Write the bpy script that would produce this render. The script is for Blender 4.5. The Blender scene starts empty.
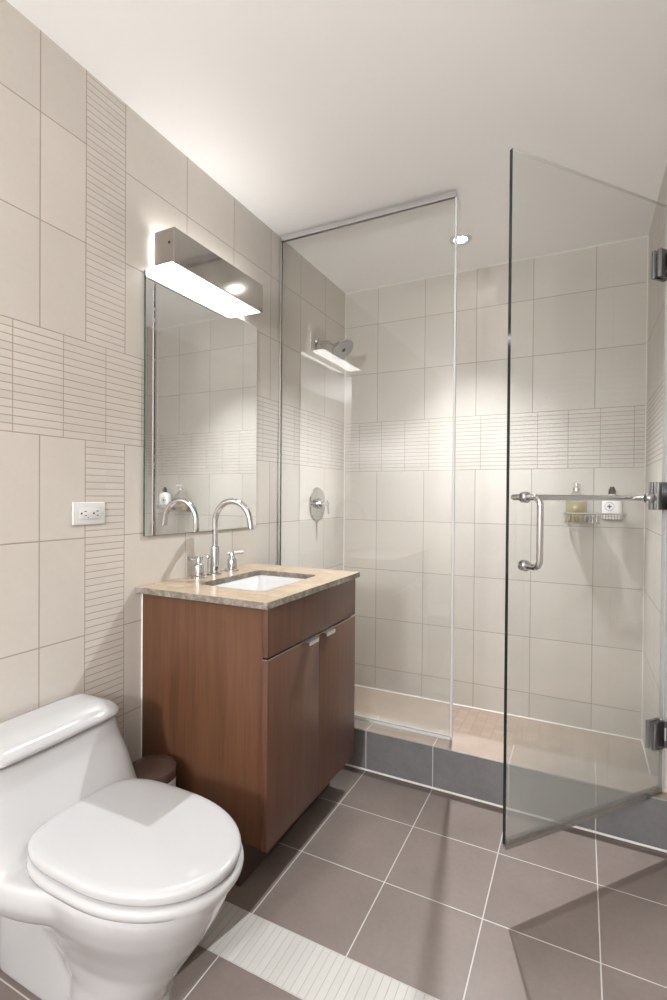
import bpy, bmesh, math, random
from mathutils import Vector, Matrix

random.seed(7)
sc = bpy.context.scene
COL = sc.collection
PI = math.pi

# ------------------------------------------------------------------ camera
YAW, PITCH, ROLL, FPX = 0.4619, -0.0083, 0.0077, 499.05
fw = Vector((-math.sin(YAW) * math.cos(PITCH), math.cos(YAW) * math.cos(PITCH), math.sin(PITCH)))
rt0 = Vector((math.cos(YAW), math.sin(YAW), 0))
up0 = rt0.cross(fw)
rt = math.cos(ROLL) * rt0 + math.sin(ROLL) * up0
up = -math.sin(ROLL) * rt0 + math.cos(ROLL) * up0
cd = bpy.data.cameras.new('camera')
cam = bpy.data.objects.new('camera', cd)
COL.objects.link(cam)
cam.matrix_world = Matrix(((rt.x, up.x, -fw.x, 0), (rt.y, up.y, -fw.y, 0), (rt.z, up.z, -fw.z, 1.2), (0, 0, 0, 1)))
cd.sensor_fit = 'HORIZONTAL'
cd.sensor_width = 36.0
cd.lens = FPX * 36.0 / 667.0
cd.clip_start = 0.02
sc.camera = cam

# ------------------------------------------------------------------ view, world, lights
sc.view_settings.view_transform = 'Standard'
sc.view_settings.look = 'None'
sc.view_settings.gamma = 1.0
sc.view_settings.use_curve_mapping = False
sc.view_settings.exposure = 0.6
sc.cycles.use_denoising = True
sc.cycles.max_bounces = 12
sc.cycles.diffuse_bounces = 6
sc.cycles.glossy_bounces = 6
sc.cycles.transparent_max_bounces = 24
sc.cycles.caustics_reflective = False
sc.cycles.caustics_refractive = False
sc.cycles.sample_clamp_indirect = 5.0
sc.cycles.blur_glossy = 0.05

LAMP_EMIT = 8.0
DOWN_W = 195.0
HALL = 0.6
ROOM_W = 132.0
DOWN_DISC = 40.0

w = bpy.data.worlds.new('world')
sc.world = w
w.use_nodes = True
w.node_tree.nodes['Background'].inputs[0].default_value = (1.0, 0.985, 0.96, 1)
w.node_tree.nodes['Background'].inputs[1].default_value = HALL

# room shell numbers (metres)
XL, XR, YB, YN, ZC = -1.35, 0.2767, 2.8626, -2.4, 2.4777
YC, YCB, ZK, ZS, YG = 2.0122, 2.175, 0.176, 0.011, 2.10


def light(name, kind, loc, energy, color=(1, 1, 1), rot=(0, 0, 0), **kw):
    l = bpy.data.lights.new(name, kind)
    l.energy = energy
    l.color = color
    for k, v in kw.items():
        setattr(l, k, v)
    o = bpy.data.objects.new(name, l)
    o.location = loc
    o.rotation_euler = rot
    COL.objects.link(o)
    return o


# added fill near the entrance, standing in for unseen light behind the camera
light('entrance_fill', 'POINT', (-0.45, -1.60, 1.75), ROOM_W, (0.955, 0.97, 1.0), (0, 0, 0), shadow_soft_size=0.13)
# recessed downlight in the shower ceiling
light('downlight_beam', 'SPOT', (-0.553, 2.50, ZC - 0.012), DOWN_W, (0.94, 0.975, 1.0), (math.radians(-15), 0, 0),
      spot_size=math.radians(98), spot_blend=1.0, shadow_soft_size=0.016)


# ------------------------------------------------------------------ node helpers
class S:
    """a scalar socket with arithmetic"""
    def __init__(self, nt, s):
        self.nt, self.s = nt, s

    def _m(self, op, *a):
        n = self.nt.nodes.new('ShaderNodeMath')
        n.operation = op
        for i, v in enumerate((self,) + a):
            if isinstance(v, S):
                self.nt.links.new(v.s, n.inputs[i])
            else:
                n.inputs[i].default_value = v
        return S(self.nt, n.outputs[0])

    def __add__(s, o): return s._m('ADD', o)
    def __sub__(s, o): return s._m('SUBTRACT', o)
    def __mul__(s, o): return s._m('MULTIPLY', o)
    def __truediv__(s, o): return s._m('DIVIDE', o)
    def abs(s): return s._m('ABSOLUTE')
    def floor(s): return s._m('FLOOR')
    def round(s): return s._m('ROUND')
    def gt(s, o): return s._m('GREATER_THAN', o)
    def lt(s, o): return s._m('LESS_THAN', o)
    def max(s, o): return s._m('MAXIMUM', o)
    def min(s, o): return s._m('MINIMUM', o)
    def inv(s): return (s * -1.0) + 1.0
    def pow(s, o): return s._m('POWER', o)


def sel(cond, a, b):
    """cond ? a : b"""
    if not isinstance(a, S):
        a = cond * 0.0 + a
    return a * cond + b * cond.inv()


def dist(c, c0, pitch):
    t = (c - c0) / pitch
    return (t - t.round()).abs() * pitch


class Mat:
    def __init__(self, name, color=(.8, .8, .8), rough=.5, metal=0.0, ior=1.45, coat=0.0):
        self.m = bpy.data.materials.new(name)
        self.m.use_nodes = True
        self.nt = self.m.node_tree
        self.b = self.nt.nodes['Principled BSDF']
        self.out = self.nt.nodes['Material Output']
        self.b.inputs['Base Color'].default_value = (*color, 1)
        self.b.inputs['Roughness'].default_value = rough
        self.b.inputs['Metallic'].default_value = metal
        self.b.inputs['IOR'].default_value = ior
        if coat:
            self.b.inputs['Coat Weight'].default_value = coat

    def n(self, t):
        return self.nt.nodes.new(t)

    def coords(self):
        tc = self.n('ShaderNodeTexCoord')
        sx = self.n('ShaderNodeSeparateXYZ')
        self.nt.links.new(tc.outputs['Object'], sx.inputs[0])
        self.vec = tc.outputs['Object']
        return tuple(S(self.nt, sx.outputs[i]) for i in range(3))

    def noise(self, scale, detail=3.0, stretch=None, rough=0.5, dist_=0.0):
        n = self.n('ShaderNodeTexNoise')
        n.inputs['Scale'].default_value = scale
        n.inputs['Detail'].default_value = detail
        n.inputs['Roughness'].default_value = rough
        n.inputs['Distortion'].default_value = dist_
        v = self.vec
        if stretch:
            mp = self.n('ShaderNodeMapping')
            mp.inputs['Scale'].default_value = stretch
            self.nt.links.new(v, mp.inputs[0])
            v = mp.outputs[0]
        self.nt.links.new(v, n.inputs['Vector'])
        return S(self.nt, n.outputs['Fac'])

    def white(self, a, b):
        c = self.n('ShaderNodeCombineXYZ')
        for i, v in enumerate((a, b)):
            self.nt.links.new(v.s, c.inputs[i])
        n = self.n('ShaderNodeTexWhiteNoise')
        n.noise_dimensions = '2D'
        self.nt.links.new(c.outputs[0], n.inputs['Vector'])
        return S(self.nt, n.outputs['Value'])

    def ramp(self, fac, stops, interp='LINEAR'):
        r = self.n('ShaderNodeValToRGB')
        r.color_ramp.interpolation = interp
        e = r.color_ramp.elements
        while len(e) < len(stops):
            e.new(0.5)
        for el, (p, c) in zip(e, stops):
            el.position = p
            el.color = (*c, 1) if len(c) == 3 else c
        self.nt.links.new(fac.s, r.inputs[0])
        return r.outputs[0]

    def mix(self, fac, a, b, blend='MIX'):
        m = self.n('ShaderNodeMix')
        m.data_type = 'RGBA'
        m.blend_type = blend
        if isinstance(fac, S):
            self.nt.links.new(fac.s, m.inputs[0])
        else:
            m.inputs[0].default_value = fac
        for i, v in ((6, a), (7, b)):
            if isinstance(v, tuple):
                m.inputs[i].default_value = (*v, 1)
            else:
                self.nt.links.new(v, m.inputs[i])
        return m.outputs[2]

    def color(self, s):
        self.nt.links.new(s, self.b.inputs['Base Color'])

    def bump(self, h, strength=.3, distance=.002):
        b = self.n('ShaderNodeBump')
        b.inputs['Strength'].default_value = strength
        b.inputs['Distance'].default_value = distance
        self.nt.links.new(h.s, b.inputs['Height'])
        self.nt.links.new(b.outputs[0], self.b.inputs['Normal'])

    def setin(self, name, s):
        self.nt.links.new(s.s, self.b.inputs[name])


def gray(m, s):
    """scalar to a colour multiplier socket"""
    c = m.n('ShaderNodeCombineColor')
    for i in range(3):
        m.nt.links.new(s.s, c.inputs[i])
    return c.outputs[0]


CREAM = (0.545, 0.508, 0.464)
GROUT = (0.30, 0.25, 0.20)


def wall_tile(name, axis, z1, p, c0, cw, band0, bandw, strip=None, base=CREAM):
    m = Mat(name, rough=.34)
    x, y, z = m.coords()
    c = y if axis == 'y' else x
    z3, z4 = z1 - 2 * p, z1 - 3 * p
    band = z.gt(z4) * z.lt(z3)
    rows = dist(z, z1, p)
    sticks = dist(z, z1, p / 14.0)
    bandcols = dist(c, band0, bandw)
    cols = dist(c, c0, cw)
    stick_zone = band
    ci = ((c - c0) / cw).floor()
    if strip:
        s0, s1, l0, lw = strip
        left = c.lt((s0 + s1) / 2)
        cols = sel(left, dist(c, l0, lw), cols)
        cols = cols.min((c - s0).abs())
        instrip = c.gt(s0) * c.lt(s1)
        stick_zone = band.max(instrip)
        cols = sel(instrip, (c - s0).abs().min((c - s1).abs()), cols)
        ci = sel(left, ((c - l0) / lw).floor() - 40.0, ci)
    colsd = sel(band, bandcols, cols)
    thin = sel(stick_zone, sticks, rows)
    d = colsd.min(thin).min(rows)
    ri = sel(stick_zone, ((z - z1) / (p / 14.0)).floor(), ((z - z1) / p).floor())
    ci = sel(band, ((c - band0) / bandw).floor() + 77.0, ci)
    half = sel(stick_zone, 0.0009, S(m.nt, rows.s) * 0.0 + 0.00135)
    g = ((d - half) / 0.0008).inv().max(0.0).min(1.0)
    var = m.white(ci, ri)
    n1 = m.noise(5.0, 5.0, rough=.6)
    n2 = m.noise(60.0, 2.0)
    mul = var * 0.07 + n1 * 0.16 + n2 * 0.05 + 0.865
    col = m.mix(1.0, base, gray(m, mul), 'MULTIPLY')
    col = m.mix(g * 0.85, col, GROUT)
    m.color(col)
    m.setin('Roughness', n1 * 0.12 + g * 0.4 + 0.27)
    m.bump(g.inv() + n2 * 0.05 + n1 * .12, .35, .0015)
    return m.m


MAT = {}
MAT['wall_left'] = wall_tile('cream_tile_left', 'y', 2.2555, 0.2973, 1.1645, 0.2845, 1.0923, 0.1443,
                             strip=(1.0202, 1.1645, 0.8775, 0.29))
MAT['wall_back'] = wall_tile('cream_tile_back', 'x', 2.2555, 0.3009, -1.1293, 0.2957, -1.1, 0.1475)
MAT['wall_right'] = wall_tile('cream_tile_right', 'y', 2.2555, 0.3, 2.76, 0.29, 2.70, 0.145)


def simple(name, color, rough, metal=0.0, **k):
    MAT[name] = Mat(name, color, rough, metal, **k).m


simple('porcelain', (.46, .46, .465), .07, ior=1.52, coat=.5)
simple('basin_white', (.62, .62, .62), .1)
simple('entrance_paint', (.38, .37, .36), .8)
simple('seat_plastic', (.445, .445, .45), .12, ior=1.5)
simple('chrome', (.60, .60, .61), .06, 1.0)
simple('dark_chrome', (.34, .34, .35), .12, 1.0)
simple('satin_metal', (.66, .65, .63), .28, 1.0)
simple('white_plastic', (.64, .64, .63), .3)
simple('dark_slot', (.03, .03, .03), .5)
simple('black_plastic', (.02, .02, .022), .35)
simple('caulk', (.82, .80, .76), .5)
simple('clear_vinyl', (.62, .63, .63), .25)
simple('bin_lid', (.075, .045, .035), .25)
simple('bin_body', (.78, .77, .75), .35)
simple('edge_strip', (.36, .36, .36), .4)
simple('bright_channel', (.80, .80, .80), .22, 1.0)
simple('white_bottle', (.85, .85, .83), .3)
simple('rubber_nozzle', (.36, .37, .38), .45)
simple('ink', (.12, .13, .18), .6)

# painted ceiling
m = Mat('ceiling_paint', (.95, .955, .955), .8)
m.coords()
m.bump(m.noise(180.0, 3.0), .04, .001)
MAT['ceiling'] = m.m

# bathroom floor: grey-brown porcelain squares with a band of cream sticks
m = Mat('floor_tile', rough=.4)
x, y, z = m.coords()
F0, FW = -0.8339, 0.2966
R1, R2, R3, R4 = 1.7485, 1.455, 1.172, 1.0272
instrip = y.gt(R4) * y.lt(R3)
far = y.gt((R3 + R4) / 2)
rowd = sel(far, dist(y, R2, 0.2935).min((y - R3).abs()), dist(y, R4, 0.295))
rowd = sel(y.gt(R3 - 0.004) * y.lt(R2 - 0.05), (y - R3).abs(), rowd)
cold = dist(x, F0, FW)
d_big = rowd.min(cold)
d_st = dist(x, F0, FW / 14.0).min((y - R3).abs()).min((y - R4).abs())
g_big = ((d_big - 0.0012) / 0.0009).inv().max(0.0).min(1.0)
g_st = ((d_st - 0.0007) / 0.0008).inv().max(0.0).min(1.0)
var = m.white(((x - F0) / FW).floor(), ((y - R2) / 0.2935).floor())
var2 = m.white(((x - F0) / (FW / 14.0)).floor(), (y * 0.0))
n1 = m.noise(4.0, 6.0, rough=.65)
n2 = m.noise(70.0, 3.0)
big = m.mix(1.0, (.172, .137, .120), gray(m, n1 * 0.55 + n2 * .2 + var * .1 + 0.55), 'MULTIPLY')
big = m.mix(g_big * .9, big, (.48, .46, .44))
st = m.mix(1.0, (.45, .435, .41), gray(m, var2 * .08 + n1 * .15 + .86), 'MULTIPLY')
st = m.mix(g_st * .75, st, (.30, .28, .25))
m.color(m.mix(instrip, big, st))
m.setin('Roughness', n1 * .2 + .30)
m.bump(sel(instrip, g_st, g_big).inv() + n2 * .08, .3, .0015)
MAT['floor'] = m.m

# shower curb: dark blue-grey face, joints in line with the floor
m = Mat('curb_tile', rough=.4)
x, y, z = m.coords()
d = dist(x, F0, FW)
g = ((d - 0.0016) / 0.0009).inv().max(0.0).min(1.0)
n1 = m.noise(6.0, 6.0, rough=.65)
n2 = m.noise(50.0, 3.0)
c = m.mix(1.0, (.185, .182, .184), gray(m, n1 * .6 + n2 * .25 + .5), 'MULTIPLY')
m.color(m.mix(g * .85, c, (.55, .55, .54)))
m.bump(g.inv() + n2 * .1, .3, .0015)
MAT['curb_face'] = m.m

m = Mat('curb_top_tile', rough=.33)
x, y, z = m.coords()
d = dist(x, F0, FW)
g = ((d - 0.0016) / 0.0009).inv().max(0.0).min(1.0)
n1 = m.noise(8.0, 5.0, rough=.65)
c = m.mix(1.0, (.35, .275, .225), gray(m, n1 * .35 + .8), 'MULTIPLY')
scale_ = ((y * -1.0 + 2.108).abs() / .05).inv().max(0.0).min(1.0) * (x * -2.5 - .9).max(0.0).min(1.0) * m.noise(25.0, 4.0)
c = m.mix(scale_, c, (.62, .61, .6))
m.color(m.mix(g * .8, c, (.6, .57, .53)))
m.bump(g.inv(), .3, .0015)
MAT['curb_top'] = m.m

# shower floor mosaic
m = Mat('shower_mosaic', rough=.4)
x, y, z = m.coords()
d = dist(x, -1.12, 0.052).min(dist(y, YB, 0.052))
g = ((d - 0.0012) / 0.0009).inv().max(0.0).min(1.0)
var = m.white(((x + 1.12) / .052).floor(), ((y - YB) / .052).floor())
n1 = m.noise(7.0, 4.0)
c = m.mix(1.0, (.33, .255, .20), gray(m, var * .14 + n1 * .2 + .82), 'MULTIPLY')
m.color(m.mix(g * .8, c, (.27, .185, .125)))
m.bump(g.inv(), .3, .0015)
MAT['shower_mosaic'] = m.m


# walnut veneer, vertical grain
def wood(name, base, across):
    m = Mat(name, rough=.34)
    m.coords()
    st = (22.0, 22.0, 1.0)
    n1 = m.noise(1.6, 6.0, st, .6, .4)
    n2 = m.noise(9.0, 4.0, st, .55)
    n3 = m.noise(.9, 2.0, (4, 4, .3))
    f = n1 * .55 + n2 * .25 + n3 * .3
    dk = tuple(v * .60 for v in base)
    lt = tuple(v * 1.38 for v in base)
    m.color(m.ramp(f, [(.34, dk), (.52, base), (.72, lt)]))
    m.setin('Roughness', n2 * .12 + .30)
    m.bump(n2, .05, .0006)
    MAT[name] = m.m


wood('walnut', (.104, .047, .0245), 'y')
wood('walnut_door', (.100, .046, .029), 'y')
simple('plinth_wood', (.05, .028, .02), .5)

# stone counter
m = Mat('travertine', rough=.22)
m.coords()
n1 = m.noise(7.0, 8.0, (1, 1.6, 1), .65, .8)
n2 = m.noise(55.0, 5.0, None, .7)
n3 = m.noise(20.0, 6.0, (1.5, 1, 1), .7, 1.5)
f = n1 * .5 + n2 * .25 + n3 * .25
c = m.ramp(f, [(.30, (.31, .22, .14)), (.45, (.41, .305, .205)), (.56, (.46, .36, .255)), (.70, (.57, .48, .375))])
m.color(c)
MAT['stone'] = m.m
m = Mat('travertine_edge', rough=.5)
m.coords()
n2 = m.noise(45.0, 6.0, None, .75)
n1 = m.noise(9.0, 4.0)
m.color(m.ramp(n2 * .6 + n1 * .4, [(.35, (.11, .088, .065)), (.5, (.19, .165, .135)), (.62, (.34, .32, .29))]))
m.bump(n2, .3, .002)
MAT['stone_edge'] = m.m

# brushed steel of the lamp
m = Mat('brushed_steel', (.56, .52, .49), .40, 1.0)
m.coords()
n = m.noise(3.0, 4.0, (2, 1, 60), .6)
n2 = m.noise(6.0, 4.0)
m.setin('Roughness', n * .04 + n2 * .04 + .05)
m.color(m.ramp(n2, [(.3, (.47, .44, .415)), (.7, (.58, .55, .525))]))
MAT['brushed_steel'] = m.m

# silvered mirror with faint smears
m = Mat('mirror_silver', (.92, .93, .93), .015, 1.0)
m.coords()
n = m.noise(14.0, 5.0, (1, .5, 2), .7, 1.2)
m.setin('Roughness', ((n - .52) * .5).max(0.0) + .012)
MAT['mirror'] = m.m


def emitter(name, color, strength):
    m = bpy.data.materials.new(name)
    m.use_nodes = True
    nt = m.node_tree
    nt.nodes.remove(nt.nodes['Principled BSDF'])
    e = nt.nodes.new('ShaderNodeEmission')
    e.inputs[0].default_value = (*color, 1)
    e.inputs[1].default_value = strength
    nt.links.new(e.outputs[0], nt.nodes['Material Output'].inputs[0])
    MAT[name] = m


emitter('lamp_diffuser', (1.0, .975, .94), LAMP_EMIT)
emitter('downlight_glow', (1.0, .96, .9), DOWN_DISC)


def pane_glass(name, tint, scum_h, scum_amt, scum_col=(.62, .62, .59)):
    """clear pane; a film of lime scale that thickens downwards (dirt, not light)"""
    m = Mat(name)
    nt = m.nt
    x, y, z = m.coords()
    tr = m.n('ShaderNodeBsdfTransparent')
    tr.inputs[0].default_value = (*tint, 1)
    gl = m.n('ShaderNodeBsdfGlossy')
    gl.inputs['Roughness'].default_value = 0.0
    fr = m.n('ShaderNodeFresnel')
    fr.inputs[0].default_value = 1.5
    ge = m.n('ShaderNodeNewGeometry')
    f = S(nt, fr.outputs[0]) * S(nt, ge.outputs['Backfacing']).inv() * 1.75
    f = f.min(1.0)
    mx = m.n('ShaderNodeMixShader')
    nt.links.new(f.s, mx.inputs[0])
    nt.links.new(tr.outputs[0], mx.inputs[1])
    nt.links.new(gl.outputs[0], mx.inputs[2])
    df = m.n('ShaderNodeBsdfDiffuse')
    df.inputs[0].default_value = (*scum_col, 1)
    n = m.noise(5.0, 6.0, (1.2, 1.2, .35), .65)
    h = ((z - ZK) / scum_h).inv().max(0.0).min(1.0)
    s = (h.pow(1.5) * (n * .7 + .35) * scum_amt).min(.38) + 0.012
    mx2 = m.n('ShaderNodeMixShader')
    nt.links.new(s.s, mx2.inputs[0])
    nt.links.new(mx.outputs[0], mx2.inputs[1])
    nt.links.new(df.outputs[0], mx2.inputs[2])
    nt.nodes.remove(m.b)
    nt.links.new(mx2.outputs[0], m.out.inputs[0])
    MAT[name] = m.m


pane_glass('panel_glass', (.98, .985, .98), .35, .30)
pane_glass('door_glass', (.968, .976, .970), .46, .95, (.43, .435, .415))
simple('glass_edge', (.018, .028, .026), .08, ior=1.5)
simple('mirror_edge', (.04, .085, .07), .1)


def clear(name, tint, gloss=.05):
    m = bpy.data.materials.new(name)
    m.use_nodes = True
    nt = m.node_tree
    nt.nodes.remove(nt.nodes['Principled BSDF'])
    tr = nt.nodes.new('ShaderNodeBsdfTransparent')
    tr.inputs[0].default_value = (*tint, 1)
    gl = nt.nodes.new('ShaderNodeBsdfGlossy')
    gl.inputs['Roughness'].default_value = gloss
    lw = nt.nodes.new('ShaderNodeLayerWeight')
    lw.inputs[0].default_value = .35
    mx = nt.nodes.new('ShaderNodeMixShader')
    nt.links.new(lw.outputs['Facing'], mx.inputs[0])
    nt.links.new(tr.outputs[0], mx.inputs[1])
    nt.links.new(gl.outputs[0], mx.inputs[2])
    nt.links.new(mx.outputs[0], nt.nodes['Material Output'].inputs[0])
    MAT[name] = m


clear('bottle_clear', (.93, .94, .93))
clear('sweep_vinyl', (.92, .92, .91), .15)
clear('edge_polished', (.80, .83, .82), .08)
simple('amber_soap', (.50, .41, .20), .2)


# ------------------------------------------------------------------ mesh helpers (all in world metres)
def new_bm():
    return bmesh.new()


def box(bm, lo, hi, bevel=0.0, seg=2, mi=0):
    lo, hi = Vector(lo), Vector(hi)
    b = bmesh.new()
    bmesh.ops.create_cube(b, size=1.0)
    for v in b.verts:
        v.co = Vector(((lo[i] + hi[i]) / 2 + v.co[i] * (hi[i] - lo[i]) for i in range(3)))
    if bevel:
        bmesh.ops.bevel(b, geom=list(b.edges), offset=bevel, segments=seg, profile=.5, affect='EDGES')
    return merge(bm, b, mi)


def merge(bm, b, mi=0, mat=None):
    if mat is not None:
        bmesh.ops.transform(b, matrix=mat, verts=list(b.verts))
    me = bpy.data.meshes.new('tmp')
    for f in b.faces:
        f.material_index = mi if f.material_index == 0 else f.material_index
    b.to_mesh(me)
    b.free()
    bm.from_mesh(me)
    bpy.data.meshes.remove(me)
    return bm


def frame_of(d):
    d = d.normalized()
    a = Vector((0, 0, 1)) if abs(d.z) < .9 else Vector((1, 0, 0))
    u = d.cross(a).normalized()
    return u, d.cross(u).normalized()


def tube(bm, pts, r, seg=16, cap=True, mi=0, closed=False):
    """round bar along a path; r is a number or one radius per point"""
    pts = [Vector(p) for p in pts]
    n = len(pts)
    rs = r if isinstance(r, (list, tuple)) else [r] * n
    rings = []
    u = None
    for i, p in enumerate(pts):
        if closed:
            t = (pts[(i + 1) % n] - pts[i - 1]).normalized()
        elif i == 0:
            t = (pts[1] - pts[0]).normalized()
        elif i == n - 1:
            t = (pts[-1] - pts[-2]).normalized()
        else:
            t = ((pts[i + 1] - p).normalized() + (p - pts[i - 1]).normalized()).normalized()
        if u is None:
            u, v = frame_of(t)
        else:
            u = (u - t * u.dot(t)).normalized()
            v = t.cross(u)
        v = t.cross(u).normalized()
        rings.append([bm.verts.new(p + rs[i] * (math.cos(2 * PI * k / seg) * u + math.sin(2 * PI * k / seg) * v)) for k in range(seg)])
    m = n if closed else n - 1
    for i in range(m):
        a, b = rings[i], rings[(i + 1) % n]
        for k in range(seg):
            f = bm.faces.new((a[k], a[(k + 1) % seg], b[(k + 1) % seg], b[k]))
            f.material_index = mi
    if cap and not closed:
        bm.faces.new(list(reversed(rings[0]))).material_index = mi
        bm.faces.new(rings[-1]).material_index = mi
    return bm


def lathe(bm, origin, axis, prof, seg=32, mi=0):
    """profile of (distance along axis, radius)"""
    o, a = Vector(origin), Vector(axis).normalized()
    u, v = frame_of(a)
    rings = []
    for h, r in prof:
        rings.append([bm.verts.new(o + a * h + max(r, 1e-5) * (math.cos(2 * PI * k / seg) * u + math.sin(2 * PI * k / seg) * v)) for k in range(seg)])
    for i in range(len(rings) - 1):
        for k in range(seg):
            f = bm.faces.new((rings[i][k], rings[i][(k + 1) % seg], rings[i + 1][(k + 1) % seg], rings[i + 1][k]))
            f.material_index = mi
    bm.faces.new(list(reversed(rings[0]))).material_index = mi
    bm.faces.new(rings[-1]).material_index = mi
    return bm


def loft(bm, loops, mi=0, cap=True):
    rings = [[bm.verts.new(p) for p in l] for l in loops]
    n = len(rings[0])
    for a, b in zip(rings, rings[1:]):
        for k in range(n):
            bm.faces.new((a[k], a[(k + 1) % n], b[(k + 1) % n], b[k])).material_index = mi
    if cap:
        bm.faces.new(list(reversed(rings[0]))).material_index = mi
        bm.faces.new(rings[-1]).material_index = mi
    return bm


def arc(c, r, a0, a1, n, ax1, ax2):
    c, ax1, ax2 = Vector(c), Vector(ax1), Vector(ax2)
    return [c + r * (math.cos(a0 + (a1 - a0) * i / n) * ax1 + math.sin(a0 + (a1 - a0) * i / n) * ax2) for i in range(n + 1)]


def empty(name, loc, label, cat, group=None):
    o = bpy.data.objects.new(name, None)
    o.empty_display_size = .05
    o.location = loc
    COL.objects.link(o)
    o['label'] = label
    o['category'] = cat
    if group:
        o['group'] = group
    return o


def world_loc(o):
    p = Vector(o.location)
    while o.parent:
        o = o.parent
        p += Vector(o.location)
    return p


def obj(name, bm, mats, parent=None, smooth=32, origin=None, label=None):
    me = bpy.data.meshes.new(name)
    bmesh.ops.recalc_face_normals(bm, faces=list(bm.faces))
    base = world_loc(parent) if parent else Vector((0, 0, 0))
    org = Vector(origin) if origin else base
    bmesh.ops.translate(bm, vec=-org, verts=list(bm.verts))
    bm.to_mesh(me)
    bm.free()
    if not isinstance(mats, (list, tuple)):
        mats = [mats]
    for q in mats:
        me.materials.append(MAT[q])
    if smooth:
        me.polygons.foreach_set('use_smooth', [True] * len(me.polygons))
        me.set_sharp_from_angle(angle=math.radians(smooth))
    o = bpy.data.objects.new(name, me)
    COL.objects.link(o)
    if parent:
        o.parent = parent
        o.location = org - base
    else:
        o.location = org
    if label:
        o['label'] = label
    return o


def struct(name, bm, mats, label, cat, smooth=0):
    o = obj(name, bm, mats, None, smooth)
    o['kind'] = 'structure'
    o['label'] = label
    o['category'] = cat
    return o


# ------------------------------------------------------------------ room shell
T = 0.12
b = new_bm(); box(b, (XL - T, YN - T, -T), (XL, YB + T, ZC + T))
struct('wall_left', b, 'wall_left', 'cream tiled wall with the mirror and a column of thin sticks', 'wall')
b = new_bm(); box(b, (XL, YB, -T), (XR, YB + T, ZC + T))
struct('wall_back', b, 'wall_back', 'cream tiled back wall of the shower with a stick band', 'wall')
b = new_bm(); box(b, (XR, YN - T, -T), (XR + T, YB + T, ZC + T))
struct('wall_right', b, 'wall_right', 'cream tiled wall that carries the shower door hinges', 'wall')
b = new_bm(); box(b, (XL, YN - T, 0), (XR, YN, ZC))
struct('wall_front', b, 'entrance_paint', 'plain grey wall at the entrance end', 'wall')
b = new_bm(); box(b, (XL, YN - T, ZC), (XR, YB, ZC + T))
struct('ceiling', b, 'ceiling', 'smooth white painted ceiling', 'ceiling')
b = new_bm(); box(b, (XL, YN - T, -T), (XR, YC + .02, 0))
struct('floor', b, 'floor', 'grey brown square floor tiles with a cream stick strip', 'floor')
b = new_bm(); box(b, (XL, YCB - .02, -T), (XR, YB, ZS))
struct('floor_shower', b, 'shower_mosaic', 'tan mosaic floor inside the shower', 'floor')

# curb
b = new_bm()
box(b, (XL, YC, -.02), (XR, YCB, ZK - .004))
box(b, (XL, YC + .004, ZK - .004), (XR, YCB, ZK), mi=1)
struct('trim_1', b, ['curb_face', 'curb_top'], 'grey tiled curb across the front of the shower', 'shower curb')
b = new_bm()
tube(b, [(XL, YC - .001, .004), (XR, YC - .001, .004)], .0042, 8)
struct('trim_2', b, 'caulk', 'white grout line along the foot of the shower curb', 'caulk')
b = new_bm()
tube(b, [(XL, YC + .001, ZK - .001), (XR, YC + .001, ZK - .001)], .0017, 8)
struct('trim_3', b, 'edge_strip', 'thin light edge strip along the top of the shower curb', 'edge strip')
b = new_bm()
tube(b, [(XL + .001, YB - .001, ZS), (XL + .001, YB - .001, ZC)], .003, 6)
tube(b, [(XR - .001, YB - .001, ZS), (XR - .001, YB - .001, ZC)], .003, 6)
tube(b, [(XL, YB - .001, ZS + .002), (XR, YB - .001, ZS + .002)], .0035, 6)
tube(b, [(XR - .001, YCB, ZS + .002), (XR - .001, YB, ZS + .002)], .0035, 6)
struct('trim_4', b, 'caulk', 'white caulk in the corners of the shower back wall', 'caulk')
b = new_bm()
tube(b, [(XL, YB - .001, ZC - .001), (XR, YB - .001, ZC - .001)], .0022, 6)
tube(b, [(XR - .001, YN, ZC - .001), (XR - .001, YB, ZC - .001)], .0022, 6)
struct('trim_5', b, 'caulk', 'thin white caulk where the wall tiles meet the ceiling', 'caulk')

# ------------------------------------------------------------------ toilet
TY = 0.825


def outline(z, xb, xf, hw, nf=2.2, nb=3.5, xm=None, n=72, yc=TY):
    if xm is None:
        xm = xb + (xf - xb) * .5
    pts = []
    for k in range(n):
        a = 2 * PI * k / n
        ca, sa = math.cos(a), math.sin(a)
        e = nf if ca >= 0 else nb
        r = (abs(ca) ** e + abs(sa) ** e) ** (-1.0 / e)
        px = ca * r
        py = sa * r
        pts.append(Vector((xm + px * ((xf - xm) if ca >= 0 else (xm - xb)), yc + py * hw, z)))
    return pts


toilet = empty('toilet', (-1.05, TY, 0), 'white one-piece toilet with closed lid beside the wooden vanity', 'toilet')
b = new_bm()
# bowl and pedestal
loft(b, [outline(0.0, -1.335, -0.93, .086, 2.6, 6),
         outline(.27, -1.335, -0.90, .086, 2.6, 6)])
loft(b, [outline(0.0, -1.07, -0.845, .104, 2.3, 2.6),
         outline(.02, -1.07, -0.845, .103, 2.3, 2.6),
         outline(.06, -1.065, -0.835, .097, 2.3, 2.6),
         outline(.11, -1.075, -0.810, .094, 2.2, 2.6),
         outline(.17, -1.13, -0.772, .103, 2.2, 2.6, -.96),
         outline(.23, -1.21, -0.730, .126, 2.15, 2.8, -.96),
         outline(.29, -1.26, -0.695, .153, 2.1, 3.0, -.94),
         outline(.335, -1.24, -0.672, .167, 2.1, 3.0, -.93),
         outline(.362, -1.22, -0.664, .171, 2.1, 3.0, -.92),
         outline(.376, -1.21, -0.668, .168, 2.1, 3.0, -.92)])
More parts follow.
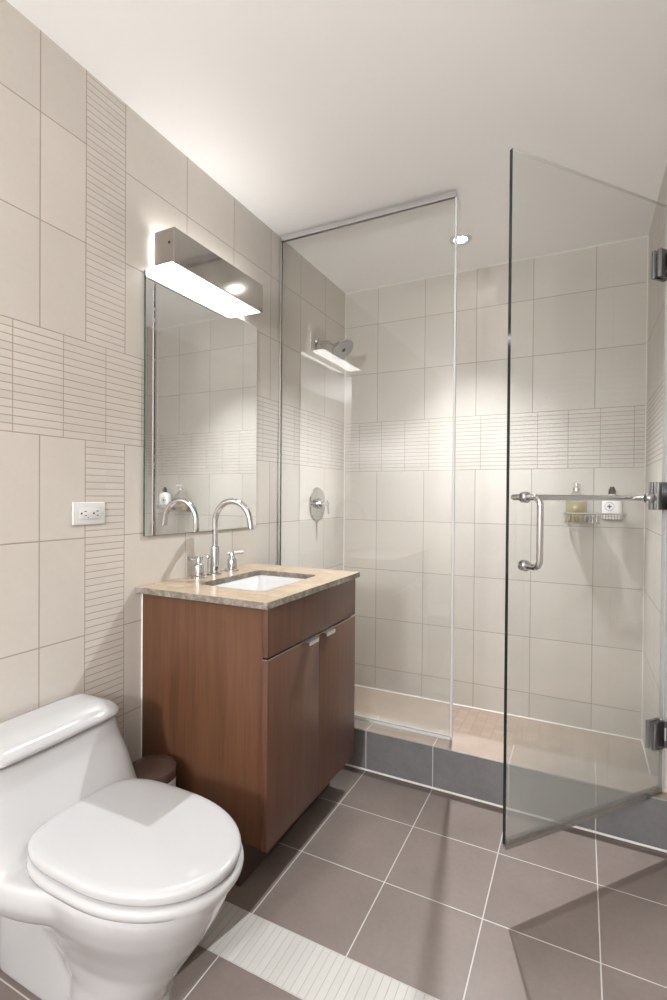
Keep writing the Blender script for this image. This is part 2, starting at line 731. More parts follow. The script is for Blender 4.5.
# wide deck behind the seat
loft(b, [outline(.248, -1.33, -0.95, .125, 1.9, 6, -1.16),
         outline(.272, -1.33, -0.88, .172, 1.9, 6, -1.16),
         outline(.295, -1.33, -0.84, .195, 1.85, 6, -1.16),
         outline(.33, -1.335, -0.80, .207, 1.85, 6, -1.16),
         outline(.36, -1.335, -0.79, .205, 1.85, 6, -1.16),
         outline(.374, -1.335, -0.80, .198, 1.85, 6, -1.16)])
# reclining tank
loft(b, [outline(.33, -1.335, -1.05, .204, 4.5, 7),
         outline(.372, -1.335, -1.085, .211, 4.5, 7),
         outline(.41, -1.335, -1.112, .211, 5, 8),
         outline(.47, -1.335, -1.143, .205, 6, 8),
         outline(.52, -1.335, -1.168, .195, 6, 8),
         outline(.5705, -1.335, -1.178, .189, 6, 8)])
# trapway behind the pedestal
tube(b, [(-1.02, TY, .12), (-1.08, TY, .17), (-1.15, TY, .205), (-1.205, TY, .19), (-1.225, TY, .13), (-1.215, TY, .06), (-1.215, TY, .012)],
     [.055, .066, .074, .074, .072, .072, .076], 16)
body = obj('bowl', b, 'porcelain', toilet, 0)
md = body.modifiers.new('remesh', 'REMESH'); md.mode = 'VOXEL'; md.voxel_size = .0068; md.use_smooth_shade = True
md = body.modifiers.new('smooth', 'SMOOTH'); md.factor = .5; md.iterations = 14
b = new_bm()
loft(b, [outline(.5735, -1.338, -1.172, .190, 6, 8),
         outline(.577, -1.339, -1.168, .1935, 6, 8),
         outline(.588, -1.339, -1.170, .1925, 6, 8),
         outline(.598, -1.338, -1.182, .186, 6, 8),
         outline(.606, -1.336, -1.202, .176, 5.5, 8),
         outline(.611, -1.333, -1.224, .162, 5, 7),
         outline(.613, -1.32, -1.25, .13, 5, 6)])
obj('tank_lid', b, 'porcelain', toilet, 60)
b = new_bm()
XM = -.905
loft(b, [outline(.3785, -1.110, -0.652, .170, 2.1, 3.8, XM),
         outline(.382, -1.117, -0.644, .1755, 2.1, 3.8, XM),
         outline(.391, -1.119, -0.642, .1775, 2.1, 3.8, XM),
         outline(.399, -1.117, -0.645, .1755, 2.1, 3.8, XM),
         outline(.403, -1.110, -0.654, .168, 2.1, 3.8, XM)])
obj('seat', b, 'seat_plastic', toilet, 50)
b = new_bm()
loft(b, [outline(.4075, -1.118, -0.655, .164, 2.1, 3.8, XM),
         outline(.4095, -1.124, -0.650, .1685, 2.1, 3.8, XM),
         outline(.413, -1.126, -0.648, .170, 2.1, 3.8, XM),
         outline(.423, -1.126, -0.648, .170, 2.1, 3.8, XM),
         outline(.4275, -1.125, -0.650, .1685, 2.1, 3.8, XM),
         outline(.4305, -1.120, -0.656, .1635, 2.1, 3.8, XM),
         outline(.4322, -1.105, -0.672, .150, 2.1, 3.7, XM),
         outline(.4335, -1.06, -0.73, .105, 2.1, 3.2, XM)])
obj('seat_lid', b, 'seat_plastic', toilet, 60)
for s in (-1, 1):
    b = new_bm()
    tube(b, [(-1.108, TY + s * .055, .3745), (-1.108, TY + s * .055, .4085)], .011, 16)
    obj('seat_hinge', b, 'seat_plastic', toilet, 40)

# ------------------------------------------------------------------ waste bin
BX, BY = -1.172, 1.118
bin_ = empty('waste_bin', (BX, BY, 0), 'small round bin with dark brown lid behind the toilet', 'bin')
b = new_bm()
lathe(b, (BX, BY, 0), (0, 0, 1), [(0.0, .060), (.004, .064), (.325, .071), (.331, .072), (.336, .071)], 40)
obj('bin_body', b, 'bin_body', bin_, 40)
b = new_bm()
lathe(b, (BX, BY, 0), (0, 0, 1), [(.3365, .072), (.338, .0755), (.360, .0755), (.365, .073), (.368, .066), (.3695, .04), (.370, .005)], 40)
obj('bin_lid', b, 'bin_lid', bin_, 40)

# ------------------------------------------------------------------ vanity
VY0, VY1, VX1 = 1.236, 1.873, -0.848      # carcass; doors stand proud of VX1
VZ0, VZ1 = 0.140, 0.8665
van = empty('vanity_cabinet', (-1.09, 1.538, 0), 'reddish brown walnut vanity cabinet under the stone counter', 'cabinet')
b = new_bm(); box(b, (XL + .008, VY0, VZ0), (VX1, VY0 + .018, VZ1), .0008, 1)
obj('side_panel', b, 'walnut', van)
b = new_bm(); box(b, (XL + .002, VY1 - .018, VZ0), (VX1, VY1, VZ1), .0008, 1)
obj('side_panel', b, 'walnut', van)
b = new_bm(); box(b, (XL + .002, VY0 + .0185, VZ0), (VX1, VY1 - .0185, VZ0 + .018))
obj('bottom_panel', b, 'walnut', van)
b = new_bm(); box(b, (XL + .002, VY0 + .0185, VZ0 + .0185), (XL + .012, VY1 - .0185, VZ1 - .1))
obj('back_panel', b, 'walnut', van)
b = new_bm(); box(b, (VX1 - .018, VY0 + .0185, .70), (VX1 - .002, VY1 - .0185, .7165))
obj('front_rail', b, 'plinth_wood', van)
b = new_bm(); box(b, (XL + .002, 1.235, .001), (-.925, 1.845, VZ0 - .001))
obj('plinth', b, 'plinth_wood', van, label='dark recessed plinth')
b = new_bm(); box(b, (XL + .001, VY0 + .001, VZ0), (XL + .0075, VY0 + .012, VZ1), .001, 1)
obj('filler_strip', b, 'caulk', van, label='thin white strip along the wall')
FX0, FX1 = VX1 + .001, -0.828
b = new_bm(); box(b, (FX0, VY0 - .002, .7165), (FX1, VY1 - .001, VZ1 - .002), .001, 2)
obj('drawer_front', b, 'walnut_door', van)
YM = (VY0 + VY1) / 2 + .006
for y0, y1, hy0, hy1 in ((VY0 - .002, YM - .001, 1.448, 1.513), (YM + .001, VY1 - .001, 1.573, 1.640)):
    b = new_bm(); box(b, (FX0, y0, VZ0 - .004), (FX1, y1, .7085), .001, 2)
    d = obj('door', b, 'walnut_door', van)
    b = new_bm(); box(b, (FX0, y0 + .001, .7088), (FX1 - .001, y1 - .001, .7106))
    obj('top_edging', b, 'satin_metal', d, label='pale metal edging')
    b = new_bm()
    box(b, (FX0 + .002, hy0, .7109), (FX1 + .024, hy1, .7128), .0004, 1)
    box(b, (FX1 + .0215, hy0, .7000), (FX1 + .024, hy1, .7127), .0004, 1)
    obj('handle', b, 'satin_metal', d, label='satin metal tab pull')

# counter with sink cut-out
CX0, CX1, CY0, CY1, CZ0, CZ1 = XL + .001, -0.813, 1.208, 1.884, .868, .888
SX0, SX1, SY0, SY1 = -1.205, -0.925, 1.348, 1.728


def rrect(x0, x1, y0, y1, r, z, n=6):
    pts = []
    for cx, cy, a0 in ((x1 - r, y1 - r, 0), (x0 + r, y1 - r, PI / 2), (x0 + r, y0 + r, PI), (x1 - r, y0 + r, 1.5 * PI)):
        for i in range(n + 1):
            a = a0 + PI / 2 * i / n
            pts.append(Vector((cx + r * math.cos(a), cy + r * math.sin(a), z)))
    return pts


def ring_slab(bm, outer, inner, z0, z1, ch=.0015):
    """slab with a hole; top faces slot 0, sides slot 1"""
    n = len(inner)
    def ringv(pts, z):
        return [bm.verts.new((p.x, p.y, z)) for p in pts]
    ot, ob, it, ib = ringv(outer, z1), ringv(outer, z0), ringv(inner, z1), ringv(inner, z0)
    for k in range(n):
        j = (k + 1) % n
        bm.faces.new((ot[k], ot[j], it[j], it[k])).material_index = 0
        bm.faces.new((ob[k], ib[k], ib[j], ob[j])).material_index = 1
        bm.faces.new((ot[k], ob[k], ob[j], ot[j])).material_index = 1
        bm.faces.new((it[k], it[j], ib[j], ib[k])).material_index = 1


b = new_bm()
ring_slab(b, rrect(CX0, CX1, CY0, CY1, .002, 0), rrect(SX0, SX1, SY0, SY1, .03, 0), CZ0, CZ1)
ctr = obj('countertop', b, ['stone', 'stone_edge'], None, 30, origin=(-1.075, 1.537, CZ0))
ctr['label'] = 'beige brown stone counter slab with rectangular sink cut-out'
ctr['category'] = 'countertop'

sink = empty('sink', (-1.065, 1.538, .72), 'white rectangular undermount basin in the stone counter', 'sink')
b = new_bm()
e = .006
prof = [(-.022, CZ0 - .0005), (e - .004, CZ0 - .0005)]
lo = [rrect(SX0 - .02, SX1 + .02, SY0 - .02, SY1 + .02, .04, CZ0 - .0008),
      rrect(SX0 - .002, SX1 + .002, SY0 - .002, SY1 + .002, .03, CZ0 - .0008),
      rrect(SX0 + .006, SX1 - .006, SY0 + .006, SY1 - .006, .035, CZ0 - .02),
      rrect(SX0 + .016, SX1 - .016, SY0 + .016, SY1 - .016, .04, CZ0 - .09),
      rrect(SX0 + .03, SX1 - .03, SY0 + .03, SY1 - .03, .045, CZ0 - .115),
      rrect(SX0 + .06, SX1 - .06, SY0 + .06, SY1 - .06, .045, CZ0 - .125),
      rrect(SX0 + .11, SX1 - .11, SY0 + .13, SY1 - .13, .025, CZ0 - .129)]
out = [rrect(SX0 + .10, SX1 - .10, SY0 + .12, SY1 - .12, .025, CZ0 - .142),
       rrect(SX0 + .02, SX1 - .02, SY0 + .02, SY1 - .02, .045, CZ0 - .125),
       rrect(SX0 - .006, SX1 + .006, SY0 - .006, SY1 + .006, .04, CZ0 - .02),
       rrect(SX0 - .02, SX1 + .02, SY0 - .02, SY1 + .02, .04, CZ0 - .012)]
loft(b, [list(reversed(p)) for p in reversed(lo)] + [list(reversed(p)) for p in reversed(out)])
obj('basin', b, 'basin_white', sink, 40)
b = new_bm()
lathe(b, (-1.065, 1.538, CZ0 - .130), (0, 0, 1), [(0, .026), (.003, .026), (.004, .021), (.0025, .018)], 32)
obj('drain', b, 'chrome', sink, 40)

# ------------------------------------------------------------------ faucet
FCX, FCY = -1.293, 1.552
fa = empty('faucet', (FCX, FCY, CZ1), 'chrome widespread gooseneck faucet with two lever handles', 'faucet')
Z = CZ1 + .0005
b = new_bm()
lathe(b, (FCX, FCY, Z), (0, 0, 1), [(0, .029), (.004, .029), (.0065, .024), (.008, .0175), (.105, .0175), (.109, .0165), (.111, .0125)], 32)
obj('spout_base', b, 'chrome', fa, 35)
b = new_bm()
RS = .084
pts = [(FCX, FCY, Z + .111), (FCX, FCY, Z + .17), (FCX, FCY, Z + .19)]
pts += arc((FCX + RS, FCY, Z + .204), RS, PI, 0.0, 22, (1, 0, 0), (0, 0, 1))
pts += [(FCX + 2 * RS + .003, FCY, Z + .196), (FCX + 2 * RS + .004, FCY, Z + .184)]
tube(b, pts, .0116, 20)
obj('spout', b, 'chrome', fa, 40)
b = new_bm()
tube(b, [(FCX - .035, FCY, Z), (FCX - .035, FCY, Z + .06)], .0028, 10)
lathe(b, (FCX - .035, FCY, Z + .06), (0, 0, 1), [(0, .004), (.002, .008), (.010, .008), (.013, .006)], 16)
obj('lift_rod', b, 'chrome', fa, 40)
for hy, ang in ((1.460, math.radians(-100)), (1.660, math.radians(40))):
    b = new_bm()
    lathe(b, (FCX, hy, Z), (0, 0, 1), [(0, .029), (.004, .029), (.007, .024), (.009, .0195), (.044, .0195), (.049, .017), (.054, .0115), (.074, .0115), (.078, .009)], 28)
    hd = obj('handle', b, 'chrome', fa, 35)
    b = new_bm()
    dx, dy = math.cos(ang), math.sin(ang)
    tube(b, [(FCX - dx * .016, hy - dy * .016, Z + .070), (FCX + dx * .046, hy + dy * .046, Z + .075)], .0072, 14)
    obj('lever', b, 'chrome', hd, 40)

# ------------------------------------------------------------------ mirror
mir = empty('mirror', (XL, 1.576, 1.055), 'frameless rectangular wall mirror above the faucet', 'mirror')
b = new_bm(); box(b, (XL + .001, 1.244, 1.056), (XL + .0075, 1.896, 1.968))
obj('edge_glass', b, 'mirror_edge', mir, 0, label='green glass edge')
b = new_bm(); box(b, (XL + .0077, 1.2445, 1.0565), (XL + .0090, 1.8955, 1.9675))
obj('mirror_face', b, 'mirror', mir, 0)

# ------------------------------------------------------------------ vanity light
LX0, LX1, LY0, LY1, LZ0, LZ1 = XL + .013, -1.245, 1.276, 1.800, 1.992, 2.108
vl = empty('vanity_light', (XL, 1.538, LZ0), 'boxy brushed steel wall light glowing above the mirror', 'wall light')
b = new_bm()
box(b, (LX1 - .002, LY0, LZ0), (LX1, LY1, LZ1), .0006, 1)
box(b, (LX0, LY0, LZ0), (LX1 - .002, LY0 + .002, LZ1), .0006, 1)
box(b, (LX0, LY1 - .002, LZ0), (LX1 - .002, LY1, LZ1), .0006, 1)
box(b, (LX0 + .036, LY0 + .002, LZ1 - .002), (LX1 - .002, LY1 - .002, LZ1))
obj('housing', b, 'brushed_steel', vl, 0)
b = new_bm(); box(b, (XL + .0005, LY0 + .01, LZ0 + .02), (XL + .0055, LY1 - .01, LZ1 - .02))
obj('back_plate', b, 'white_plastic', vl, 0)
b = new_bm(); box(b, (XL + .0065, LY0 + .006, LZ0 + .004), (LX1 - .014, LY1 - .006, LZ1 - .010), .004, 2)
obj('diffuser', b, 'lamp_diffuser', vl, 40, label='glowing white diffuser')
b = new_bm()
box(b, (LX1 - .012, LY0 + .003, LZ0 + .001), (LX1 - .0025, LY1 - .003, LZ0 + .0025))
obj('lower_lip', b, 'white_plastic', vl, 0, label='white lower lip')
b = new_bm()
lathe(b, (-1.268, LY0, LZ0 + .068), (0, -1, 0), [(0, .0045), (.001, .0045), (.002, .003)], 16)
obj('screw', b, 'dark_slot', vl, 40)

# ------------------------------------------------------------------ outlet
OY0, OY1, OZ0, OZ1 = .975, 1.087, 1.106, 1.1755
ou = empty('electrical_outlet', (XL, (OY0 + OY1) / 2, OZ0), 'white two-socket electrical outlet mounted sideways on the tiled wall', 'outlet')
b = new_bm(); box(b, (XL + .0003, OY0, OZ0), (XL + .006, OY1, OZ1), .003, 3)
obj('cover_plate', b, 'white_plastic', ou, 40)
zc = (OZ0 + OZ1) / 2
yc = (OY0 + OY1) / 2
b = new_bm(); box(b, (XL + .0062, yc - .034, zc - .0165), (XL + .0085, yc + .034, zc + .0165), .001, 2)
rec = obj('receptacle', b, 'white_plastic', ou, 40)
for s in (-.021, .021):
    b = new_bm()
    yy = yc + s
    box(b, (XL + .0086, yy + .001, zc + .0055), (XL + .0089, yy + .009, zc + .008))
    box(b, (XL + .0086, yy + .002, zc - .0075), (XL + .0089, yy + .009, zc - .005))
    lathe(b, (XL + .0086, yy - .008, zc + .0003), (1, 0, 0), [(0, .003), (.0004, .003)], 12)
    obj('socket', b, 'dark_slot', rec, 0, label='dark socket slots')
b = new_bm(); box(b, (XL + .0086, yc - .004, zc - .0015), (XL + .0093, yc + .004, zc + .006), .0003, 1)
obj('reset_button', b, 'white_plastic', rec, 0)
b = new_bm(); lathe(b, (XL + .0086, yc - .006, zc - .0125), (1, 0, 0), [(0, .0015), (.0003, .0015)], 10)
obj('indicator', b, 'dark_slot', rec, 0)
for s in (-.048, .048):
    b = new_bm(); lathe(b, (XL + .0062, yc + s, zc), (1, 0, 0), [(0, .0025), (.0006, .0022)], 14)
    obj('screw', b, 'satin_metal', ou, 40)

# ------------------------------------------------------------------ fixed glass panel
PX1 = -0.4840


def pane(bm, p0, d, n, L, z0, z1, t, near=1):
    """upright pane starting at p0 along d, thickness t across n; big faces slot 0, edges slot 1"""
    p0, d, n = Vector(p0), Vector(d), Vector(n)
    vs = {}
    for i, a in enumerate((0, L)):
        for j, c in enumerate((-t / 2, t / 2)):
            for k, z in enumerate((z0, z1)):
                q = p0 + d * a + n * c
                vs[i, j, k] = bm.verts.new((q.x, q.y, z))
    F = lambda *q: bm.faces.new([vs[i] for i in q])
    for j in (0, 1):
        F((0, j, 0), (1, j, 0), (1, j, 1), (0, j, 1)).material_index = 0
    for i in (0, 1):
        F((i, 0, 0), (i, 1, 0), (i, 1, 1), (i, 0, 1)).material_index = 1 if i else near
    for k in (0, 1):
        F((0, 0, k), (1, 0, k), (1, 1, k), (0, 1, k)).material_index = 2 if k else 1


pan = empty('glass_panel', ((XL + PX1) / 2, YG, ZK), 'fixed clear glass shower screen between the left wall and the doorway', 'shower screen')
b = new_bm(); pane(b, (XL + .004, YG, 0), (1, 0, 0), (0, 1, 0), PX1 - XL - .008, ZK + .004, ZC - .004, .010)
obj('glass', b, ['panel_glass', 'glass_edge', 'edge_polished'], pan, 0, origin=(0, 0, 0))
b = new_bm()
box(b, (XL + .001, YG - .0105, ZC - .026), (PX1 + .002, YG - .0055, ZC - .0005), .0006, 1)
box(b, (XL + .001, YG + .0055, ZC - .026), (PX1 + .002, YG + .0105, ZC - .0005), .0006, 1)
obj('header_channel', b, 'bright_channel', pan, 0)
b = new_bm()
box(b, (XL + .0005, YG - .0095, ZK + .012), (XL + .012, YG - .0055, ZC - .027), .0006, 1)
box(b, (XL + .0005, YG + .0055, ZK + .012), (XL + .012, YG + .0095, ZC - .027), .0006, 1)
obj('wall_channel', b, 'bright_channel', pan, 0)
b = new_bm()
box(b, (XL + .001, YG - .0095, ZK + .0005), (PX1 - .001, YG - .0055, ZK + .0115), .0006, 1)
box(b, (XL + .001, YG + .0055, ZK + .0005), (PX1 - .001, YG + .0095, ZK + .0115), .0006, 1)
obj('sill_channel', b, 'clear_vinyl', pan, 0, label='white lower channel')
b = new_bm()
box(b, (PX1 - .0035, YG - .006, ZK + .0125), (PX1 + .006, YG + .006, ZC - .028), .001, 1)
obj('edge_seal', b, 'clear_vinyl', pan, 0, label='pale vertical edge seal')

# ------------------------------------------------------------------ shower door (swung open about 51 degrees)
HX, HY = 0.2570, 2.062
free = Vector((-0.193, 1.522, 0))
dv = (free - Vector((HX, HY, 0)))
DL = dv.length
dv.normalize()
nv = Vector((-dv.y, dv.x, 0))          # outside face, towards the room
if nv.dot(Vector((0, -1, 0))) < 0:
    nv = -nv
DZ0, DZ1 = .186, 2.205
door = empty('shower_door', (HX, HY, DZ0), 'open frameless glass shower door with chrome hinges and towel bar', 'shower door')


def P(t, off, z):
    q = Vector((HX, HY, 0)) + dv * t + nv * off
    return (q.x, q.y, z)


def dbox(bm, t0, t1, o0, o1, z0, z1, bevel=0.0, seg=2, mi=0):
    bb = bmesh.new()
    bmesh.ops.create_cube(bb, size=1.0)
    for v in bb.verts:
        v.co = Vector(P(t0 + (t1 - t0) * (v.co.x + .5), o0 + (o1 - o0) * (v.co.y + .5), z0 + (z1 - z0) * (v.co.z + .5)))
    if bevel:
        bmesh.ops.bevel(bb, geom=list(bb.edges), offset=bevel, segments=seg, profile=.5, affect='EDGES')
    return merge(bm, bb, mi)


b = new_bm(); pane(b, (HX, HY, 0), dv, nv, DL, DZ0, DZ1, .012, 0)
obj('glass', b, ['door_glass', 'glass_edge', 'edge_polished'], door, 0, origin=(0, 0, 0))
b = new_bm()
dbox(b, .004, DL - .002, -.007, -.0055, DZ0 - .014, DZ0 + .014)
dbox(b, .004, DL - .002, .0055, .007, DZ0 - .014, DZ0 + .014)
dbox(b, .004, DL - .002, -.0055, .0055, DZ0 - .014, DZ0 - .001)
obj('bottom_sweep', b, 'sweep_vinyl', door, 0, label='clear vinyl sweep along the lower edge')
b = new_bm()
dbox(b, -.010, -.0005, -.0075, .0075, DZ0, DZ1)
dbox(b, -.0005, .0030, -.0075, -.0062, DZ0, DZ1)
dbox(b, -.0005, .0030, .0062, .0075, DZ0, DZ1)
obj('side_seal', b, 'clear_vinyl', door, 0, label='pale seal on the hinge side')
for hz in (2.00, 1.208, .385):
    b = new_bm()
    dbox(b, .004, .060, .0056, .0145, hz - .045, hz + .045, .0025, 2)
    dbox(b, .004, .060, -.0145, -.0056, hz - .045, hz + .045, .0025, 2)
    hg = obj('hinge', b, 'dark_chrome', door, 30)
    b = new_bm()
    tube(b, [P(-.001, .012, hz - .022), P(-.001, .012, hz + .022)], .008, 16)
    obj('pivot', b, 'satin_metal', hg, 40)
    b = new_bm()
    box(b, (XR - .0085, HY - .030, hz - .045), (XR - .0005, HY + .030, hz + .045), .002, 2)
    obj('wall_plate', b, 'dark_chrome', hg, 30)
# outside pull handle
TP = DL - .066
b = new_bm()
ZT, ZB, OFF, RR = 1.200, 0.998, .058, .022
pts = [P(TP, .006, ZT), P(TP, OFF - RR, ZT)]
for i in range(1, 9):
    a = PI / 2 * i / 8
    pts.append(P(TP, OFF - RR + RR * math.sin(a), ZT - RR + RR * math.cos(a)))
for i in range(0, 9):
    a = PI / 2 * i / 8
    pts.append(P(TP, OFF - RR + RR * math.cos(a), ZB + RR - RR * math.sin(a)))
pts += [P(TP, .006, ZB)]
tube(b, pts, .0095, 20)
for zz in (ZT, ZB):
    lathe(b, P(TP, .0056, zz), nv, [(0, .0165), (.003, .0165), (.006, .0145), (.008, .010)], 28)
    lathe(b, P(TP, -.0056, zz), -nv, [(0, .0165), (.003, .0165), (.006, .0145), (.008, .010)], 28)
obj('handle', b, 'chrome', door, 40, label='chrome pull handle')
# inside towel bar
b = new_bm()
TA = .085
pts = [P(TP, -.0135, ZT), P(TP, -(OFF - RR), ZT)]
for i in range(1, 9):
    a = PI / 2 * i / 8
    pts.append(P(TP - RR + RR * math.cos(a), -(OFF - RR + RR * math.sin(a)), ZT))
for i in range(0, 9):
    a = PI / 2 * i / 8
    pts.append(P(TA + RR - RR * math.sin(a), -(OFF - RR + RR * math.cos(a)), ZT))
pts += [P(TA, -.006, ZT)]
tube(b, pts, .0095, 20)
lathe(b, P(TA, -.0056, ZT), -nv, [(0, .0165), (.003, .0165), (.006, .0145), (.008, .010)], 28)
lathe(b, P(TA, .0056, ZT), nv, [(0, .0165), (.006, .0165), (.009, .0145), (.010, .010)], 28)
obj('towel_bar', b, 'chrome', door, 40, label='chrome towel bar on the shower side')

# ------------------------------------------------------------------ shower head and valve
sh = empty('shower_fixture', (XL, 2.49, 2.06), 'round chrome shower head on a bent arm above the valve', 'shower head')
b = new_bm()
lathe(b, (XL + .0005, 2.49, 2.06), (1, 0, 0), [(0, .031), (.004, .031), (.009, .024), (.011, .012)], 32)
obj('flange', b, 'chrome', sh, 35)
hd = Vector((.62, -.10, -.78)).normalized()
HC = Vector((-1.192, 2.485, 2.015))
b = new_bm()
tube(b, [(XL + .006, 2.49, 2.06), (-1.30, 2.49, 2.062), (-1.275, 2.489, 2.058), (-1.255, 2.488, 2.049), (-1.238, 2.487, 2.037), tuple(HC - hd * .032)], .0095, 16)
obj('arm', b, 'chrome', sh, 40)
b = new_bm()
lathe(b, HC - hd * .036, hd, [(0, .011), (.006, .016), (.016, .016), (.020, .020), (.026, .052), (.032, .0625), (.040, .066), (.050, .066), (.053, .0635)], 48)
head = obj('head', b, 'chrome', sh, 35)
b = new_bm()
lathe(b, HC + hd * .0173, hd, [(0, .062), (.0015, .0615), (.002, .058), (.002, .014), (.0005, .013)], 48)
u, v = frame_of(hd)
for rr, cnt in ((.022, 10), (.034, 18), (.046, 26), (.055, 32)):
    for k in range(cnt):
        a = 2 * PI * k / cnt
        c0 = HC + hd * .0193 + rr * (math.cos(a) * u + math.sin(a) * v)
        lathe(b, c0, hd, [(0, .0017), (.0015, .0012)], 6)
obj('spray_face', b, 'rubber_nozzle', head, 35, label='grey spray face with nozzles')
b = new_bm(); lathe(b, HC + hd * .0185, hd, [(0, .0125), (.002, .012), (.003, .008)], 20)
obj('centre_button', b, 'dark_slot', head, 35)

va = empty('shower_valve', (XL, 2.50, 1.155), 'round chrome shower valve plate with lever below the shower head', 'valve')
b = new_bm()
lathe(b, (XL + .0005, 2.50, 1.155), (1, 0, 0), [(0, .093), (.004, .093), (.008, .089), (.009, .07), (.0095, .03)], 56)
obj('plate', b, 'chrome', va, 35)
b = new_bm()
lathe(b, (XL + .010, 2.50, 1.155), (1, 0, 0), [(0, .030), (.010, .029), (.022, .027), (.032, .022), (.038, .012), (.052, .0095), (.066, .0095), (.068, .007)], 36)
kn = obj('knob', b, 'chrome', va, 35)
b = new_bm()
tube(b, [(XL + .068, 2.497, 1.175), (XL + .070, 2.50, 1.155), (XL + .074, 2.503, 1.098)], [.005, .0065, .005], 12)
obj('lever', b, 'chrome', kn, 40)

# ------------------------------------------------------------------ caddy and bottles
KX0, KX1, KY0 = -0.085, 0.190, 2.752
KZ = 1.122
cad = empty('shower_caddy', (.05, YB, KZ), 'chrome wire basket on the shower back wall holding two bottles', 'shower basket')


def bead(bm, pts, r, closed=False):
    tube(bm, pts, r, 8, True, 0, closed)


def dshape(x0, x1, y0, y1, z, r=.03, n=5):
    return rrect(x0, x1, y0, y1, r, z, n)


KM = 0.075
b = new_bm()
bead(b, dshape(KX0, KX1, KY0, YB - .004, KZ), .0048, True)
bead(b, dshape(KX0, KX1, KY0 + .004, YB - .006, KZ - .012), .002, True)
obj('rim', b, 'bright_channel', cad, 40)
b = new_bm()
zb = 1.072
for k in range(9):
    xx = KX0 + .012 + (KM - KX0 - .02) * k / 8
    bead(b, [(xx, KY0 + .001, KZ), (xx, KY0 + .004, zb), (xx, YB - .012, zb), (xx, YB - .006, KZ)], .0015)
bead(b, dshape(KX0 + .004, KM + .004, KY0 + .004, YB - .01, zb + .003, .02), .0018, True)
obj('deep_basket', b, 'chrome', cad, 40)
b = new_bm()
zb2 = 1.094
for k in range(8):
    xx = KM + .016 + (KX1 - KM - .028) * k / 7
    bead(b, [(xx, KY0 + .001, KZ), (xx, KY0 + .004, zb2), (xx, YB - .012, zb2), (xx, YB - .006, KZ)], .0015)
obj('shallow_tray', b, 'chrome', cad, 40)
for xx in (KX0 + .03, KX1 - .03):
    b = new_bm()
    lathe(b, (xx, YB - .0005, KZ + .002), (0, -1, 0), [(0, .013), (.004, .013), (.007, .009)], 20)
    obj('wall_mount', b, 'chrome', cad, 40)

# amber soap bottle with a pump
QX, QY, QZ = -0.026, 2.802, zb + .0055
pb = empty('pump_bottle', (QX, QY, QZ), 'clear pump bottle of amber soap in the wire shower basket', 'bottle')


def ell(z, ax, ay, cx, cy, n=36, e=2.6):
    pts = []
    for k in range(n):
        a = 2 * PI * k / n
        ca, sa = math.cos(a), math.sin(a)
        r = (abs(ca) ** e + abs(sa) ** e) ** (-1 / e)
        pts.append(Vector((cx + ax * ca * r, cy + ay * sa * r, z)))
    return pts


b = new_bm()
loft(b, [ell(QZ + h, ax, ay, QX, QY) for h, ax, ay in
         ((0, .044, .030), (.003, .048, .034), (.095, .048, .034), (.115, .046, .033), (.132, .038, .028), (.143, .024, .020), (.149, .014, .014), (.156, .0135, .0135))])
obj('bottle_glass', b, 'bottle_clear', pb, 50)
b = new_bm()
loft(b, [ell(QZ + h, ax, ay, QX, QY) for h, ax, ay in ((.004, .042, .029), (.006, .045, .031), (.098, .045, .031), (.1, .044, .030))])
obj('soap', b, 'amber_soap', pb, 50, label='amber liquid soap')
b = new_bm()
lathe(b, (QX, QY, QZ + .1565), (0, 0, 1), [(0, .015), (.014, .015), (.016, .008), (.022, .0055), (.030, .0055), (.031, .010), (.040, .010), (.041, .007)], 20)
tube(b, [(QX, QY, QZ + .192), (QX + .014, QY - .018, QZ + .192), (QX + .02, QY - .026, QZ + .187)], .0042, 10)
obj('pump', b, 'satin_metal', pb, 40)

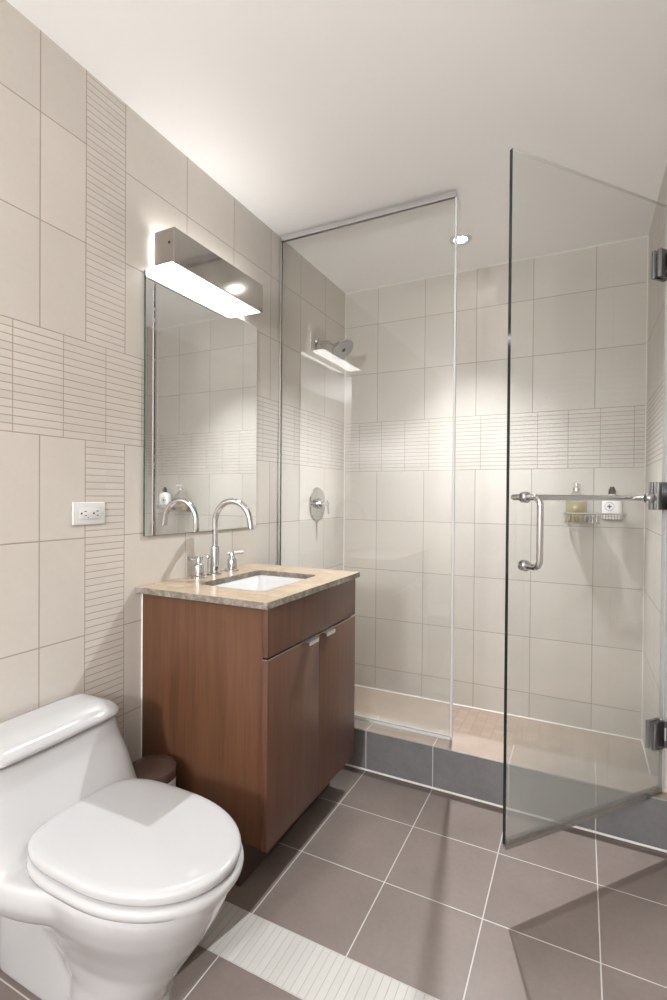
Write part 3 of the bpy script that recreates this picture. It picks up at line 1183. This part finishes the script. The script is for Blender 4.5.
# white bottle with a black cap
WX, WY, WZ = 0.132, 2.802, zb2 + .0025
wb = empty('lotion_bottle', (WX, WY, WZ), 'white bottle with black cap and round emblem in the shower basket', 'bottle')
b = new_bm()
loft(b, [ell(WZ + h, ax, ay, WX, WY, e=3.2) for h, ax, ay in
         ((0, .041, .024), (.003, .044, .027), (.098, .044, .027), (.108, .041, .025), (.113, .03, .02), (.116, .013, .013), (.122, .012, .012))])
obj('bottle_body', b, 'white_bottle', wb, 40)
b = new_bm()
lathe(b, (WX, WY, WZ + .1225), (0, 0, 1), [(0, .016), (.022, .0155), (.024, .012), (.034, .010), (.036, .008)], 20)
obj('cap', b, 'black_plastic', wb, 40, label='black cap')
b = new_bm()
ez, ex, ey = WZ + .062, WX - .012, WY - .0276
tube(b, [(ex + .020 * math.cos(2 * PI * k / 24), ey, ez + .020 * math.sin(2 * PI * k / 24)) for k in range(24)], .0010, 6, True, 0, True)
box(b, (ex - .010, ey - .0008, ez - .003), (ex + .010, ey + .0008, ez + .003))
box(b, (ex - .003, ey - .0008, ez - .010), (ex + .003, ey + .0008, ez + .010))
obj('emblem', b, 'ink', wb, 0, label='dark ring and cross emblem')

# ------------------------------------------------------------------ downlight
DX, DY = -0.553, 2.50
dl = empty('downlight', (DX, DY, ZC), 'small round recessed downlight in the shower ceiling', 'ceiling light')
b = new_bm()
n = 40
pr = [(.030, ZC - .0015), (.036, ZC - .006), (.050, ZC - .006), (.054, ZC - .0035), (.055, ZC - .0004), (.030, ZC - .0004)]
rings = [[b.verts.new((DX + r * math.cos(2 * PI * k / n), DY + r * math.sin(2 * PI * k / n), z)) for k in range(n)] for r, z in pr]
for i in range(len(rings)):
    a, c = rings[i], rings[(i + 1) % len(rings)]
    for k in range(n):
        b.faces.new((a[k], a[(k + 1) % n], c[(k + 1) % n], c[k]))
obj('trim_ring', b, 'white_plastic', dl, 40)
b = new_bm()
lathe(b, (DX, DY, ZC - .004), (0, 0, 1), [(0, .028), (.003, .0295)], 32)
obj('lamp', b, 'downlight_glow', dl, 40, label='glowing lamp')
